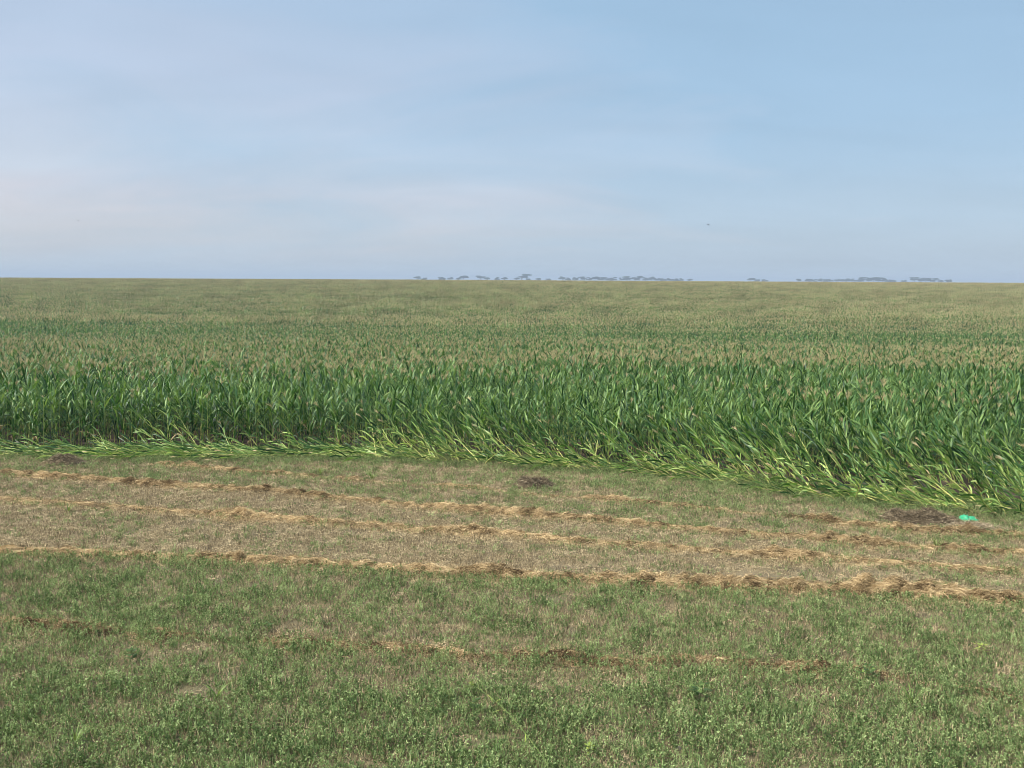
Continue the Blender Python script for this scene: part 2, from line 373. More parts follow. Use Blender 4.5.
# ------------------------------------------------------------------ corn plants
def corn_parts(seed, pose='stand', leaves=12, segs=5, simple=False, tassel=True, h=2.25):
    r = np.random.default_rng(seed)
    # stalk line
    n = 9 if not simple else 3
    if pose == 'stand':
        el0, el1 = 90 - abs(r.normal(0, 2.5)), 90 - abs(r.normal(0, 5))
    elif pose == 'flat':
        el0, el1 = r.uniform(3, 9), r.uniform(4, 30)
    elif pose == 'low':
        el0, el1 = r.uniform(10, 30), r.uniform(22, 50)
    else:
        el0, el1 = r.uniform(30, 52), r.uniform(34, 62)
    az = r.uniform(0, 360) if pose == 'stand' else 180 - r.uniform(-30, 30)
    P = [np.array([0, 0, 0.0 if pose == 'stand' else 0.05])]; D = []
    for i in range(n):
        e = math.radians(el0 + (el1 - el0) * (i / (n - 1)) ** 1.3); a = math.radians(az)
        d = np.array([math.cos(e) * math.cos(a), math.cos(e) * math.sin(a), math.sin(e)])
        D.append(d)
        if i < n - 1: P.append(P[-1] + d * (h * 0.93) / (n - 1))
    P = np.array(P); D = np.array(D)
    if pose != 'stand': P[0, 2] = -0.03
    S = MB(); tt = np.linspace(0, 1, n)
    base_t = 0.95 if pose != 'stand' else 0.55
    tube(S, P, (0.017 if pose == 'stand' else 0.018) * (1 - 0.65 * tt), 5 if not simple else 3, 0, base_t * (1 - tt) ** (1.5 if pose == 'stand' else 0.8) + 0.25)
    # leaves, alternating on two sides
    LV = []
    side_az = r.uniform(0, math.pi)
    for i in range(leaves):
        f = 0.10 + 0.88 * (i + r.uniform(-.2, .2)) / leaves
        k = f * (n - 1); j = min(int(k), n - 2); w = k - j
        p = P[j] * (1 - w) + P[j + 1] * w; d = D[j]
        a = side_az + (math.pi if i % 2 else 0) + r.normal(0, 0.35)
        lat = np.array([math.cos(a), math.sin(a), 0.0])
        if pose != 'stand':
            lat = np.array([0.25 * r.normal(), math.copysign(1, 0.5 - (i % 2)) * r.uniform(.4, 1), r.uniform(0.0, .9)])
        lat = lat - (lat @ d) * d; lat /= np.linalg.norm(lat)
        open_ = math.radians(r.uniform(18, 42) if pose == 'stand' else r.uniform(12, 48))
        v = d * math.cos(open_) + lat * math.sin(open_)
        ln = (r.uniform(0.46, 0.74) if pose == 'stand' else r.uniform(0.36, 0.70)) * (0.72 if (f > 0.88 or f < 0.2) else 1.0) * h / 2.25
        sg = segs if not simple else 3
        c = [p]; g_ = r.uniform(0.20, 0.62) if pose == 'stand' else r.uniform(0.10, 0.42)
        if f > 0.75: g_ *= 0.6
        for q in range(sg):
            v = v + np.array([0, 0, -g_ * (0.35 + q / sg) * 5 / sg * 0.8]) + r.normal(0, 0.04, 3)
            v /= np.linalg.norm(v)
            nx_ = c[-1] + v * ln / sg
            if nx_[2] < 0.02 and pose != 'stand': nx_[2] = 0.02 + 0.02 * r.random(); v[2] = abs(v[2]) * .2
            c.append(nx_)
        c = np.array(c)
        u = np.linspace(0, 1, sg + 1)
        wd = (r.uniform(0.024, 0.036) if pose == 'stand' else r.uniform(0.016, 0.029)) * np.minimum(1, 0.55 + 1.6 * u) * np.sqrt(np.clip(1 - u ** 2.2, 0.0, 1)) + 0.002
        sd_ = np.cross(v * 0 + lat, d); tw = r.normal(0, 0.5)
        up_ = np.array([0, 0, 1.0])
        sides = [sd_ * math.cos(tw * uu) + np.cross(sd_, lat) * math.sin(tw * uu) for uu in u]
        pale = 0
        B = MB()
        dead = (f < 0.22 and r.random() < 0.35)
        if pose == 'stand': mat = 4 if dead else 1
        else: mat = 4 if r.random() < 0.04 else (2 if r.random() < 1.1 - 1.1 * f else 1)
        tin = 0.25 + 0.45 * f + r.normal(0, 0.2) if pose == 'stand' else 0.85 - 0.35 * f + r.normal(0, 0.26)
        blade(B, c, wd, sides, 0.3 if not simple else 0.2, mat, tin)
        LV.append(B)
    T = None
    if tassel:
        T = MB(); tp, td = P[-1], D[-1]
        nb = 9 if not simple else 4
        lt = r.uniform(0.18, 0.26) * h / 2.25
        for b in range(nb):
            a = r.uniform(0, 2 * math.pi); sp = 0.05 if b == 0 else r.uniform(0.25, 0.6)
            o = np.array([math.cos(a), math.sin(a), 0]); v = td + o * sp; v /= np.linalg.norm(v)
            c = [tp + td * (0.0 if b == 0 else r.uniform(0, .06))]
            for q in range(3 if not simple else 1):
                c.append(c[-1] + v * lt / (3 if not simple else 1) * (1.15 if b == 0 else .85)); v = v + o * 0.12 - np.array([0, 0, .08])
            c = np.array(c)
            if simple:
                blade(T, c, [0.012, 0.009], [np.cross(o, td) + .01] * 2, 0.5, 3, 0.3 + 0.5 * r.random())
            else:
                tube(T, c, [0.0055, 0.006, 0.005, 0.003], 3, 3, 0.3 + 0.5 * r.random())
    return S, LV, T

PROTO = bpy.data.collections.new('crop_models')       # not linked to the scene: only instanced
def joined(seed, name='crop_plant', **kw):
    S, LV, T = corn_parts(seed, **kw)
    J = MB(); J.merge(S)
    for b in LV: J.merge(b)
    if T: J.merge(T)
    return J
n_proto = 0
def add_proto(coll, mb, mats, name):
    global n_proto
    o = bpy.data.objects.new('%s_%03d' % (name, n_proto), mb.mesh(name, mats))
    n_proto += 1
    coll.objects.link(o)
STAND_T, STAND_N, LEAN_HI, LEAN_LOW, LEAN_FLAT, PATCH = [], [], [], [], [], []
for i in range(10): STAND_T.append(n_proto); add_proto(PROTO, joined(100 + i, leaves=14, h=2.15 + 0.04 * i), CORN_MATS, 'crop_model')
for i in range(8): STAND_N.append(n_proto); add_proto(PROTO, joined(140 + i, leaves=14, tassel=False, h=2.05 + 0.05 * i), CORN_MATS, 'crop_model')
for i in range(6): LEAN_HI.append(n_proto); add_proto(PROTO, joined(200 + i, pose='high', leaves=10, tassel=i < 1), CORN_MATS, 'crop_model')
for i in range(6): LEAN_LOW.append(n_proto); add_proto(PROTO, joined(220 + i, pose='low', leaves=10, tassel=i < 1), CORN_MATS, 'crop_model')
for i in range(6): LEAN_FLAT.append(n_proto); add_proto(PROTO, joined(240 + i, pose='flat', leaves=9, tassel=i < 1), CORN_MATS, 'crop_model')
PS = 3.0
simple_plants = [joined(300 + i, simple=True, leaves=8, tassel=True) for i in range(8)]
simple_plants_n = [joined(320 + i, simple=True, leaves=8, tassel=False) for i in range(8)]
for pi, share in enumerate((0.6, 0.85, 1.0)):
    for v in range(5):
        r = np.random.default_rng(400 + pi * 5 + v); J = MB()
        for ry in range(4):
            for cx in range(15):
                a = r.uniform(0, 6.28); s = r.uniform(0.88, 1.1)
                T = np.array([[math.cos(a), -math.sin(a), 0], [math.sin(a), math.cos(a), 0], [0, 0, 1]]) * s
                src = simple_plants if r.random() < share else simple_plants_n
                J.merge(src[r.integers(8)], 0, T, ((cx + .5) / 15 * PS - PS / 2 + r.normal(0, .03), (ry + .5) / 4 * PS - PS / 2 + r.normal(0, .04), 0))
        PATCH.append(n_proto); add_proto(PROTO, J, CORN_MATS, 'crop_model')

def scatter(name, coll, P, rot, scl, idx):
    n = len(P)
    me = bpy.data.meshes.new(name); me.vertices.add(n); me.vertices.foreach_set('co', np.asarray(P, np.float32).ravel())
    a = me.attributes.new('rot', 'FLOAT_VECTOR', 'POINT'); a.data.foreach_set('vector', np.asarray(rot, np.float32).ravel())
    a = me.attributes.new('scl', 'FLOAT', 'POINT'); a.data.foreach_set('value', np.asarray(scl, np.float32))
    a = me.attributes.new('idx', 'INT', 'POINT'); a.data.foreach_set('value', np.asarray(idx, np.int32))
    o = bpy.data.objects.new(name, me); COL.objects.link(o); o['kind'] = 'stuff'
    ng = bpy.data.node_groups.new(name, 'GeometryNodeTree')
    ng.interface.new_socket('Geometry', in_out='INPUT', socket_type='NodeSocketGeometry')
    ng.interface.new_socket('Geometry', in_out='OUTPUT', socket_type='NodeSocketGeometry')
    gi = ng.nodes.new('NodeGroupInput'); go = ng.nodes.new('NodeGroupOutput')
    ci = ng.nodes.new('GeometryNodeCollectionInfo'); ci.inputs['Collection'].default_value = coll
    ci.inputs['Separate Children'].default_value = True; ci.inputs['Reset Children'].default_value = True
    ip = ng.nodes.new('GeometryNodeInstanceOnPoints'); ip.inputs['Pick Instance'].default_value = True
    def attr(nm, ty):
        x = ng.nodes.new('GeometryNodeInputNamedAttribute'); x.data_type = ty; x.inputs['Name'].default_value = nm
        return [s for s in x.outputs if s.enabled and s.name == 'Attribute'][0]
    e2r = ng.nodes.new('FunctionNodeEulerToRotation')
    ng.links.new(attr('rot', 'FLOAT_VECTOR'), e2r.inputs[0])
    ng.links.new(gi.outputs[0], ip.inputs['Points']); ng.links.new(ci.outputs[0], ip.inputs['Instance'])
    ng.links.new(attr('idx', 'INT'), ip.inputs['Instance Index']); ng.links.new(e2r.outputs[0], ip.inputs['Rotation'])
    ng.links.new(attr('scl', 'FLOAT'), ip.inputs['Scale'])
    ng.links.new(ip.outputs[0], go.inputs[0])
    md = o.modifiers.new('scatter', 'NODES'); md.node_group = ng
    return o

def tilt_euler(spin, lean, az):
    """spin about the plant's own axis, then lean by `lean` towards azimuth az -> XYZ euler"""
    ux, uy = -np.sin(az), np.cos(az)                    # horizontal axis
    c, s = np.cos(lean), np.sin(lean)
    K = np.zeros((len(spin), 3, 3))
    K[:, 0, 0] = c + ux * ux * (1 - c); K[:, 0, 1] = ux * uy * (1 - c); K[:, 0, 2] = uy * s
    K[:, 1, 0] = ux * uy * (1 - c); K[:, 1, 1] = c + uy * uy * (1 - c); K[:, 1, 2] = -ux * s
    K[:, 2, 0] = -uy * s; K[:, 2, 1] = ux * s; K[:, 2, 2] = c
    Z_ = np.zeros_like(K); Z_[:, 0, 0] = np.cos(spin); Z_[:, 0, 1] = -np.sin(spin); Z_[:, 1, 0] = np.sin(spin); Z_[:, 1, 1] = np.cos(spin); Z_[:, 2, 2] = 1
    Rm = K @ Z_
    return np.stack([np.arctan2(Rm[:, 2, 1], Rm[:, 2, 2]), -np.arcsin(np.clip(Rm[:, 2, 0], -1, 1)), np.arctan2(Rm[:, 1, 0], Rm[:, 0, 0])], 1)

# every plant of the near field, row by row
NEAR = 125.0
px, py, pd = [], [], []
for k in range(0, 140):
    x = np.arange(-75, 75, 0.19 if k > 3 else 0.2)
    x = x + rng.normal(0, 0.035, len(x))
    y = edge_y(x) + 0.15 + 0.74 * k + rng.normal(0, 0.06, len(x))
    ok = (np.abs(x) < 0.60 * y + 2.5) & (y < NEAR) & (rng.random(len(x)) > 0.04)
    px.append(x[ok]); py.append(y[ok]); pd.append(np.full(ok.sum(), k))
px = np.concatenate(px); py = np.concatenate(py); row = np.concatenate(pd)
dep = py - edge_y(px)
np_ = len(px)
# how far each plant has been blown over: the strip at the edge lies down, deeper on the right
strip = np.interp(px, [-20, -8, -5, -2, 2, 6, 10, 16], [1.1, 1.15, 1.2, 1.4, 1.8, 2.4, 3.4, 4.6])
wob = (fbm(px, py, 1.6, 31, 3) - 0.5) + rng.normal(0, 0.16, np_)
u = dep / strip + wob * 1.0
el_n = vnoise(px, py, 1.1, 33)
pose = np.zeros(np_, int)                 # 0 stand, 1 leaning model
right = sstep(-7.5, 1, px)
flat = (u < 0.95) & (right < 0.25 + 0.3 * el_n) & (rng.random(np_) < 0.9)
low = (~flat) & (u < 0.50) & (rng.random(np_) < 0.75 - 0.3 * right)
high = (~flat) & (~low) & (u < 1.05)
rr = rng.random(np_)
ins = np.where(flat, np.array(LEAN_FLAT)[rng.integers(6, size=np_)], 0)
ins = np.where(low, np.array(LEAN_LOW)[rng.integers(6, size=np_)], ins)
ins = np.where(high, np.array(LEAN_HI)[rng.integers(6, size=np_)], ins)
flip = high & (rng.random(np_) < 0.16); high = high & ~flip
up = ~(flat | low | high)
# tassels: the front few rows show few, a paler belt lies behind them, then drifts of more and fewer
tas = 0.02 + 0.52 * sstep(5, 9, dep) - 0.15 * sstep(13, 19, dep) + 0.40 * sstep(44, 58, py) - 0.50 * sstep(66, 84, py) + 0.15 * sstep(95, 120, py)
tas = tas + 1.6 * sstep(3, 8, dep) * (fbm(px * 0.18, py, 8, 41, 3) - 0.5)
hast = rng.random(np_) < tas
ins = np.where(up, np.where(hast, np.array(STAND_T)[rng.integers(10, size=np_)], np.array(STAND_N)[rng.integers(8, size=np_)]), ins)
lean = np.where(up, np.abs(rng.normal(0, 0.06, np_)) + 0.5 * np.clip(1.7 - u, 0, 0.8) * (0.25 + 0.75 * right) * (0.5 + el_n), rng.normal(0, 0.05, np_))
laz = np.where(up & (lean > 0.12), math.pi - 0.2 + rng.normal(0, 0.3, np_), rng.uniform(0, 6.28, np_))
spin = np.where(up, rng.uniform(0, 6.28, np_), rng.normal(0, 0.55, np_))
# flattened stalks on the left lie along the edge, those on the right fall a little into the field
spin = np.where(up, spin, spin - 0.25 * right)
scl = rng.uniform(0.86, 1.08, np_) * np.where(high & (px > -7) & (px < 9), 1.1, np.where(up, 0.925, 1.0)) * (0.95 + 0.12 * (vnoise(px, py, 6, 44) - .5)) + 0.02 * sstep(3, 12, dep)
thin = ((flat | low) & (rng.random(np_) < 0.42)) | (high & (rng.random(np_) < 0.40))
rot = tilt_euler(spin, lean, laz)
pz = height(px, py)

# the 300 plants that show largest stand or lie along the edge: objects of their own
def screen(x, y, z=0.0):
    v = Vector((x, y, z - EYE)); d = v.dot(fwd)
    return 512 + F_PX * v.dot(rt) / d, 384 - F_PX * v.dot(upv) / d
sx = np.array([screen(a, b)[0] for a, b in zip(px, py)])
first_up = np.where(px < 3, 2, 4)
inview = (sx > -15) & (sx < 1039) & ~thin
candA = np.where(inview & (row == 0))[0]
candB = np.where(inview & (row == first_up) & up)[0]
candC = np.where(inview & (row == 1) & (px > -3))[0]
sel = np.concatenate([candA, candC[::2], candB])
if len(sel) > 298:
    sel = np.sort(rng.permutation(sel)[:298])
single = np.zeros(np_, bool); single[sel] = True

# far field: 3 m squares of standing crop out to the crest
fy_, fx_ = [], []
y = NEAR + PS / 2 - 0.4
while y < 430:
    x = np.arange(-(0.60 * y + 8), 0.60 * y + 8, PS) + rng.uniform(0, PS)
    fx_.append(x); fy_.append(np.full(len(x), y) + rng.uniform(-.25, .25, len(x))); y += PS
fx_ = np.concatenate(fx_); fy_ = np.concatenate(fy_)
tl = 0.48 + 1.1 * (fbm(fx_ * 0.2, fy_, 34, 51, 3) - 0.5) + 0.75 * sstep(140, 330, fy_)
fi = np.clip(((tl + rng.normal(0, .12, len(fx_))) * 3).astype(int), 0, 2) * 5 + rng.integers(0, 5, len(fx_))
fz = height(fx_, fy_)
frot = np.zeros((len(fx_), 3)); frot[:, 2] = rng.integers(0, 2, len(fx_)) * math.pi
keep = ~single & ~thin
tx = np.repeat(np.arange(-24, 20, 0.26), 2); tx = tx + rng.normal(0, .1, len(tx))
ty = edge_y(tx) + rng.uniform(0.05, 1.3, len(tx)) * np.interp(tx, [-24, -6, 3, 12], [.7, .8, 1.1, 1.6])
tP = np.stack([tx, ty, height(tx, ty)], 1)
tR = np.zeros((len(tx), 3)); tR[:, 2] = rng.normal(-0.1, 0.45, len(tx))
tI = np.where(rng.random(len(tx)) < 0.7, np.array(LEAN_FLAT)[rng.integers(6, size=len(tx))], np.array(LEAN_LOW)[rng.integers(6, size=len(tx))])
allP = np.concatenate([np.stack([px, py, pz], 1)[keep], np.stack([fx_, fy_, fz], 1), tP])
allR = np.concatenate([rot[keep], frot, tR])
allS = np.concatenate([scl[keep], rng.uniform(0.95, 1.05, len(fx_)), rng.uniform(0.6, 0.9, len(tx))])
allI = np.concatenate([ins[keep], np.array(PATCH)[fi], tI])
o = scatter('corn_crop', PROTO, allP, allR, allS, allI)
o['label'] = 'dense green corn field with tan tassels reaching to the horizon'

# ---- single plants
def plant_model(seed, pose, leaves, tassel, h):
    S, LV, T = corn_parts(seed, pose=pose, leaves=leaves, tassel=tassel, h=h)
    d = [('stalk', S.mesh('stalk', CORN_MATS, True))]
    for b in LV: d.append(('leaf', b.mesh('leaf', CORN_MATS)))
    if T: d.append(('tassel', T.mesh('tassel', CORN_MATS)))
    return d
MODELS = {
    'stand': [plant_model(500 + i, 'stand', 12, i < 1, 2.1 + .05 * i) for i in range(6)],
    'high': [plant_model(520 + i, 'high', 10, i < 1, 2.3) for i in range(5)],
    'low': [plant_model(540 + i, 'low', 10, i < 1, 2.2) for i in range(5)],
    'flat': [plant_model(560 + i, 'flat', 9, i < 1, 2.2) for i in range(5)],
}
# things a plant can be found by
MARKS = [(20, 'left of the debris heap'), (68, 'beyond the debris heap'), (140, 'right of the debris heap'), (230, 'left of the bleached stalk'), (345, 'beside the pale torn stalk'),
         (440, 'left of the brush clump'), (530, 'beyond the brush clump'), (610, 'right of the brush clump'), (700, 'where the fallen strip widens'), (780, 'left of the brush heap'),
         (850, 'near the brush heap'), (925, 'beyond the brush heap'), (980, 'beyond the green plastic'), (1015, 'right of the green plastic')]
WORD = {'stand': 'upright corn plant', 'high': 'half fallen corn plant', 'low': 'low leaning corn plant', 'flat': 'flattened corn plant'}
GRP = {'stand': 'upright corn plants in the front row', 'high': 'half fallen corn plants at the field edge', 'low': 'corn plants blown low at the field edge', 'flat': 'corn plants flattened along the field edge'}
info = []
for i in sel[np.argsort(sx[sel])]:
    kind = 'flat' if flat[i] else 'low' if low[i] else 'high' if high[i] else 'stand'
    mi_ = R_.randrange(len(MODELS[kind]))
    parts = MODELS[kind][mi_]
    mk = min(MARKS, key=lambda m: abs(m[0] - sx[i]))[1]
    size = 'tall ' if scl[i] > 1.02 else 'short ' if scl[i] < 0.92 else ''
    tas_ = 'tasselled ' if parts[-1][0] == 'tassel' else ''
    info.append((i, kind, parts, (size + tas_ + WORD[kind] + ' ' + mk)))
tot = {}
for q in info: tot[q[3]] = tot.get(q[3], 0) + 1
cnt = {}
for i, kind, parts, lb in info:
    if tot[lb] > 1:
        cnt[lb] = cnt.get(lb, 0) + 1
        n_ = cnt[lb]
        lb = lb + ', ' + ('%d%s' % (n_, 'th' if 10 <= n_ % 100 <= 20 else {1: 'st', 2: 'nd', 3: 'rd'}.get(n_ % 10, 'th'))) + ' from left'
    root = link('corn_plant', None, None, None, lb, 'corn plant', GRP[kind], (px[i], py[i], pz[i]))
    root.empty_display_size = 0.1
    root.rotation_euler = tuple(rot[i]); root.scale = (scl[i],) * 3
    for nm, me in parts:
        c = bpy.data.objects.new(nm, me); COL.objects.link(c); c.parent = root

# two dead plants among the green ones
for (a, b, lb) in ((364, 447, 'pale torn dead corn stalk at the field edge, left of centre'), (326, 446, 'small bleached broken corn stalk left of the pale torn one')):
    q = on_ground(a, b)
    S, LV, T = corn_parts(int(a), pose='high', leaves=8, h=1.3)
    root = link('dead_corn_plant', None, None, None, lb, 'dead corn plant', 'dead corn plants at the field edge', (q[0], q[1], float(height(q[0], q[1]))))
    link('stalk', S.mesh('stalk', [M_dry] * 5), root)
    for b_ in LV: link('leaf', b_.mesh('leaf', [M_dry] * 5), root)
    link('tassel', T.mesh('tassel', [M_dry] * 5), root)

# ------------------------------------------------------------------ mown foreground
GC = bpy.data.collections.new('cover_models')
n_proto = 0
ALF, STUB, LIT = [], [], []
COVER_MATS = [M_alf, M_stem, M_stub]
for i in range(10):                                     # alfalfa shoots, 22 cm clump
    r = np.random.default_rng(600 + i); J = MB()
    for s in range(9):
        b = np.array([r.normal(0, .06), r.normal(0, .06), -0.01]); hh = r.uniform(.05, .15)
        d = np.array([r.normal(0, .3), r.normal(0, .3), 1.0]); d /= np.linalg.norm(d)
        tip = b + d * hh
        w = 0.0022
        sd_ = np.cross(d, r.normal(size=3)); sd_ /= np.linalg.norm(sd_)
        J.add([b - sd_ * w, b + sd_ * w, tip + sd_ * w, tip - sd_ * w], [(0, 1, 2, 3)], 1, r.random())
        tn = 0.5 + r.normal(0, .28)
        for l in range(r.integers(8, 13)):
            f = r.uniform(.3, 1.05); c = b + d * hh * f
            v = r.normal(size=3); v[2] = abs(v[2]) * .6 + .2; v /= np.linalg.norm(v)
            q = np.cross(v, r.normal(size=3)); q /= np.linalg.norm(q)
            ll = r.uniform(.014, .030); ww = ll * .24
            J.add([c, c + v * ll * .55 + q * ww, c + v * ll, c + v * ll * .55 - q * ww], [(0, 1, 2, 3)], 0, tn + 0.25 * (f - .6) + r.normal(0, .1))
    for s in range(9):
        b = np.array([r.normal(0, .07), r.normal(0, .07), -0.01]); hh = r.uniform(.03, .11)
        d = np.array([r.normal(0, .4), r.normal(0, .4), 1.0]); d /= np.linalg.norm(d)
        sd_ = np.cross(d, r.normal(size=3)); sd_ /= np.linalg.norm(sd_); w = r.uniform(.0014, .0026)
        J.add([b - sd_ * w, b + sd_ * w, b + d * hh + sd_ * w, b + d * hh - sd_ * w], [(0, 1, 2, 3)], 2, r.uniform(.2, .95))
    ALF.append(n_proto); add_proto(GC, J, COVER_MATS, 'cover_model')
for i in range(8):                                      # cut stubble stems
    r = np.random.default_rng(640 + i); J = MB()
    for s in range(26):
        b = np.array([r.normal(0, .08), r.normal(0, .08), -0.01]); hh = r.uniform(.03, .085)
        d = np.array([r.normal(0, .35), r.normal(0, .35), 1.0]); d /= np.linalg.norm(d)
        sd_ = np.cross(d, r.normal(size=3)); sd_ /= np.linalg.norm(sd_); w = r.uniform(.0012, .0024)
        J.add([b - sd_ * w, b + sd_ * w, b + d * hh + sd_ * w, b + d * hh - sd_ * w], [(0, 1, 2, 3)], 2, r.uniform(.1, .95))
    STUB.append(n_proto); add_proto(GC, J, COVER_MATS, 'cover_model')
for i in range(6):                                      # loose flat straw litter
    r = np.random.default_rng(660 + i); J = MB()
    for s in range(22):
        c = np.array([r.normal(0, .10), r.normal(0, .08), r.uniform(0.004, .03)]); a = r.normal(0.0, 0.9)
        d = np.array([math.cos(a), math.sin(a), r.normal(0, .15)]); d /= np.linalg.norm(d)
        sd_ = np.array([-d[1], d[0], r.normal(0, .4)]); sd_ /= np.linalg.norm(sd_); w = r.uniform(.0012, .003); hl = r.uniform(.02, .09)
        J.add([c - d * hl - sd_ * w, c - d * hl + sd_ * w, c + d * hl + sd_ * w, c + d * hl - sd_ * w], [(0, 1, 2, 3)], 2, r.uniform(.25, 1.0))
    LIT.append(n_proto); add_proto(GC, J, COVER_MATS, 'cover_model')
GRASS = []
for i in range(5):                                      # grass tufts
    r = np.random.default_rng(680 + i); J = MB()
    for s in range(22):
        b = np.array([r.normal(0, .035), r.normal(0, .035), -0.01]); hh = r.uniform(.06, .15)
        o_ = np.array([r.normal(0, 1), r.normal(0, 1), 0]); o_ /= np.linalg.norm(o_)
        d = np.array([0, 0, 1.0]) + o_ * r.uniform(.1, .6); q = np.cross(o_, [0, 0, 1.0])
        m = b + d * hh * .55; e = m + (d + o_ * .7 - np.array([0, 0, .3])) * hh * .4; w = r.uniform(.0018, .0032)
        J.add([b - q * w, b + q * w, m + q * w, m - q * w, e + q * w * .3, e - q * w * .3], [(0, 1, 2, 3), (3, 2, 4, 5)], 0, 0.6 + r.normal(0, .2))
    GRASS.append(n_proto); add_proto(GC, J, COVER_MATS, 'cover_model')

def zone_points(step):
    """jittered grid over the visible mown ground"""
    out = []
    y = 9.8
    while y < 40:
        x = np.arange(-(0.58 * y + 2), 0.58 * y + 2, step)
        out.append(np.stack([x + rng.uniform(-.5, .5, len(x)) * step, y + rng.uniform(-.5, .5, len(x)) * step], 1)); y += step
    P = np.concatenate(out)
    return P[P[:, 1] < edge_y(P[:, 0]) + 2.0]
P = zone_points(0.095)
g_ = green_share(P[:, 0], P[:, 1])
n = len(P); q = rng.random(n)
# bare patches where the soil shows
bare = fbm(P[:, 0] * 0.7, P[:, 1], 1.3, 61, 4)
cover = 0.95 - 0.20 * sstep(0.60, 0.72, bare) - 0.35 * sstep(0.58, 0.70, fbm(P[:, 0], P[:, 1], 0.30, 63, 2))
lush = (rng.random(n) < np.where(P[:, 1] < wy(W_NEAR, P[:, 0]) - .3, np.clip(g_ + .02, 0, 1), g_ * 0.95))
kind = np.where(lush, np.where(q < 0.86, 0, 3), np.where(q < np.where(P[:, 1] < wy(W_NEAR, P[:, 0]), 0.85, 0.62), 1, 2))
for bx_, by_, bw_ in ((745, 574, .9), (800, 579, .8), (1000, 592, .8), (540, 600, .5), (880, 574, .5), (560, 568, .7), (200, 692, .35), (480, 742, .3)):
    c_ = on_ground(bx_, by_)
    cover = cover * (1 - 0.85 * np.exp(-((P[:, 0] - c_[0]) / bw_) ** 2 - ((P[:, 1] - c_[1]) / (bw_ * .5)) ** 2))
ok = rng.random(n) < cover
pick = np.where(kind == 0, np.array(ALF)[rng.integers(10, size=n)], np.where(kind == 1, np.array(STUB)[rng.integers(8, size=n)],
       np.where(kind == 2, np.array(LIT)[rng.integers(6, size=n)], np.array(GRASS)[rng.integers(5, size=n)])))
sc_ = np.where(kind == 0, (0.55 + 0.85 * g_) * rng.uniform(.7, 1.4, n), rng.uniform(.8, 1.45, n))
front = P[:, 1] < wy(W_NEAR, P[:, 0])
sc_ = np.where((kind == 0) & ~front, sc_ * 0.8, sc_)
rz = rng.uniform(0, 6.28, n); rz = np.where(kind == 2, rng.normal(-0.12, 0.5, n), rz)
rot3 = np.stack([rng.normal(0, .08, n), rng.normal(0, .08, n), rz], 1)
P3 = np.stack([P[:, 0], P[:, 1], height(P[:, 0], P[:, 1])], 1)
isg = (kind == 0) | (kind == 3)
a = ok & isg
o = scatter('alfalfa_regrowth', GC, P3[a], rot3[a], sc_[a], pick[a]); o['label'] = 'short green alfalfa shoots and grass growing over the mown ground'
a = ok & ~isg
o = scatter('stubble', GC, P3[a], rot3[a], sc_[a], pick[a]); o['label'] = 'short dry cut stubble and loose straw on the mown ground'

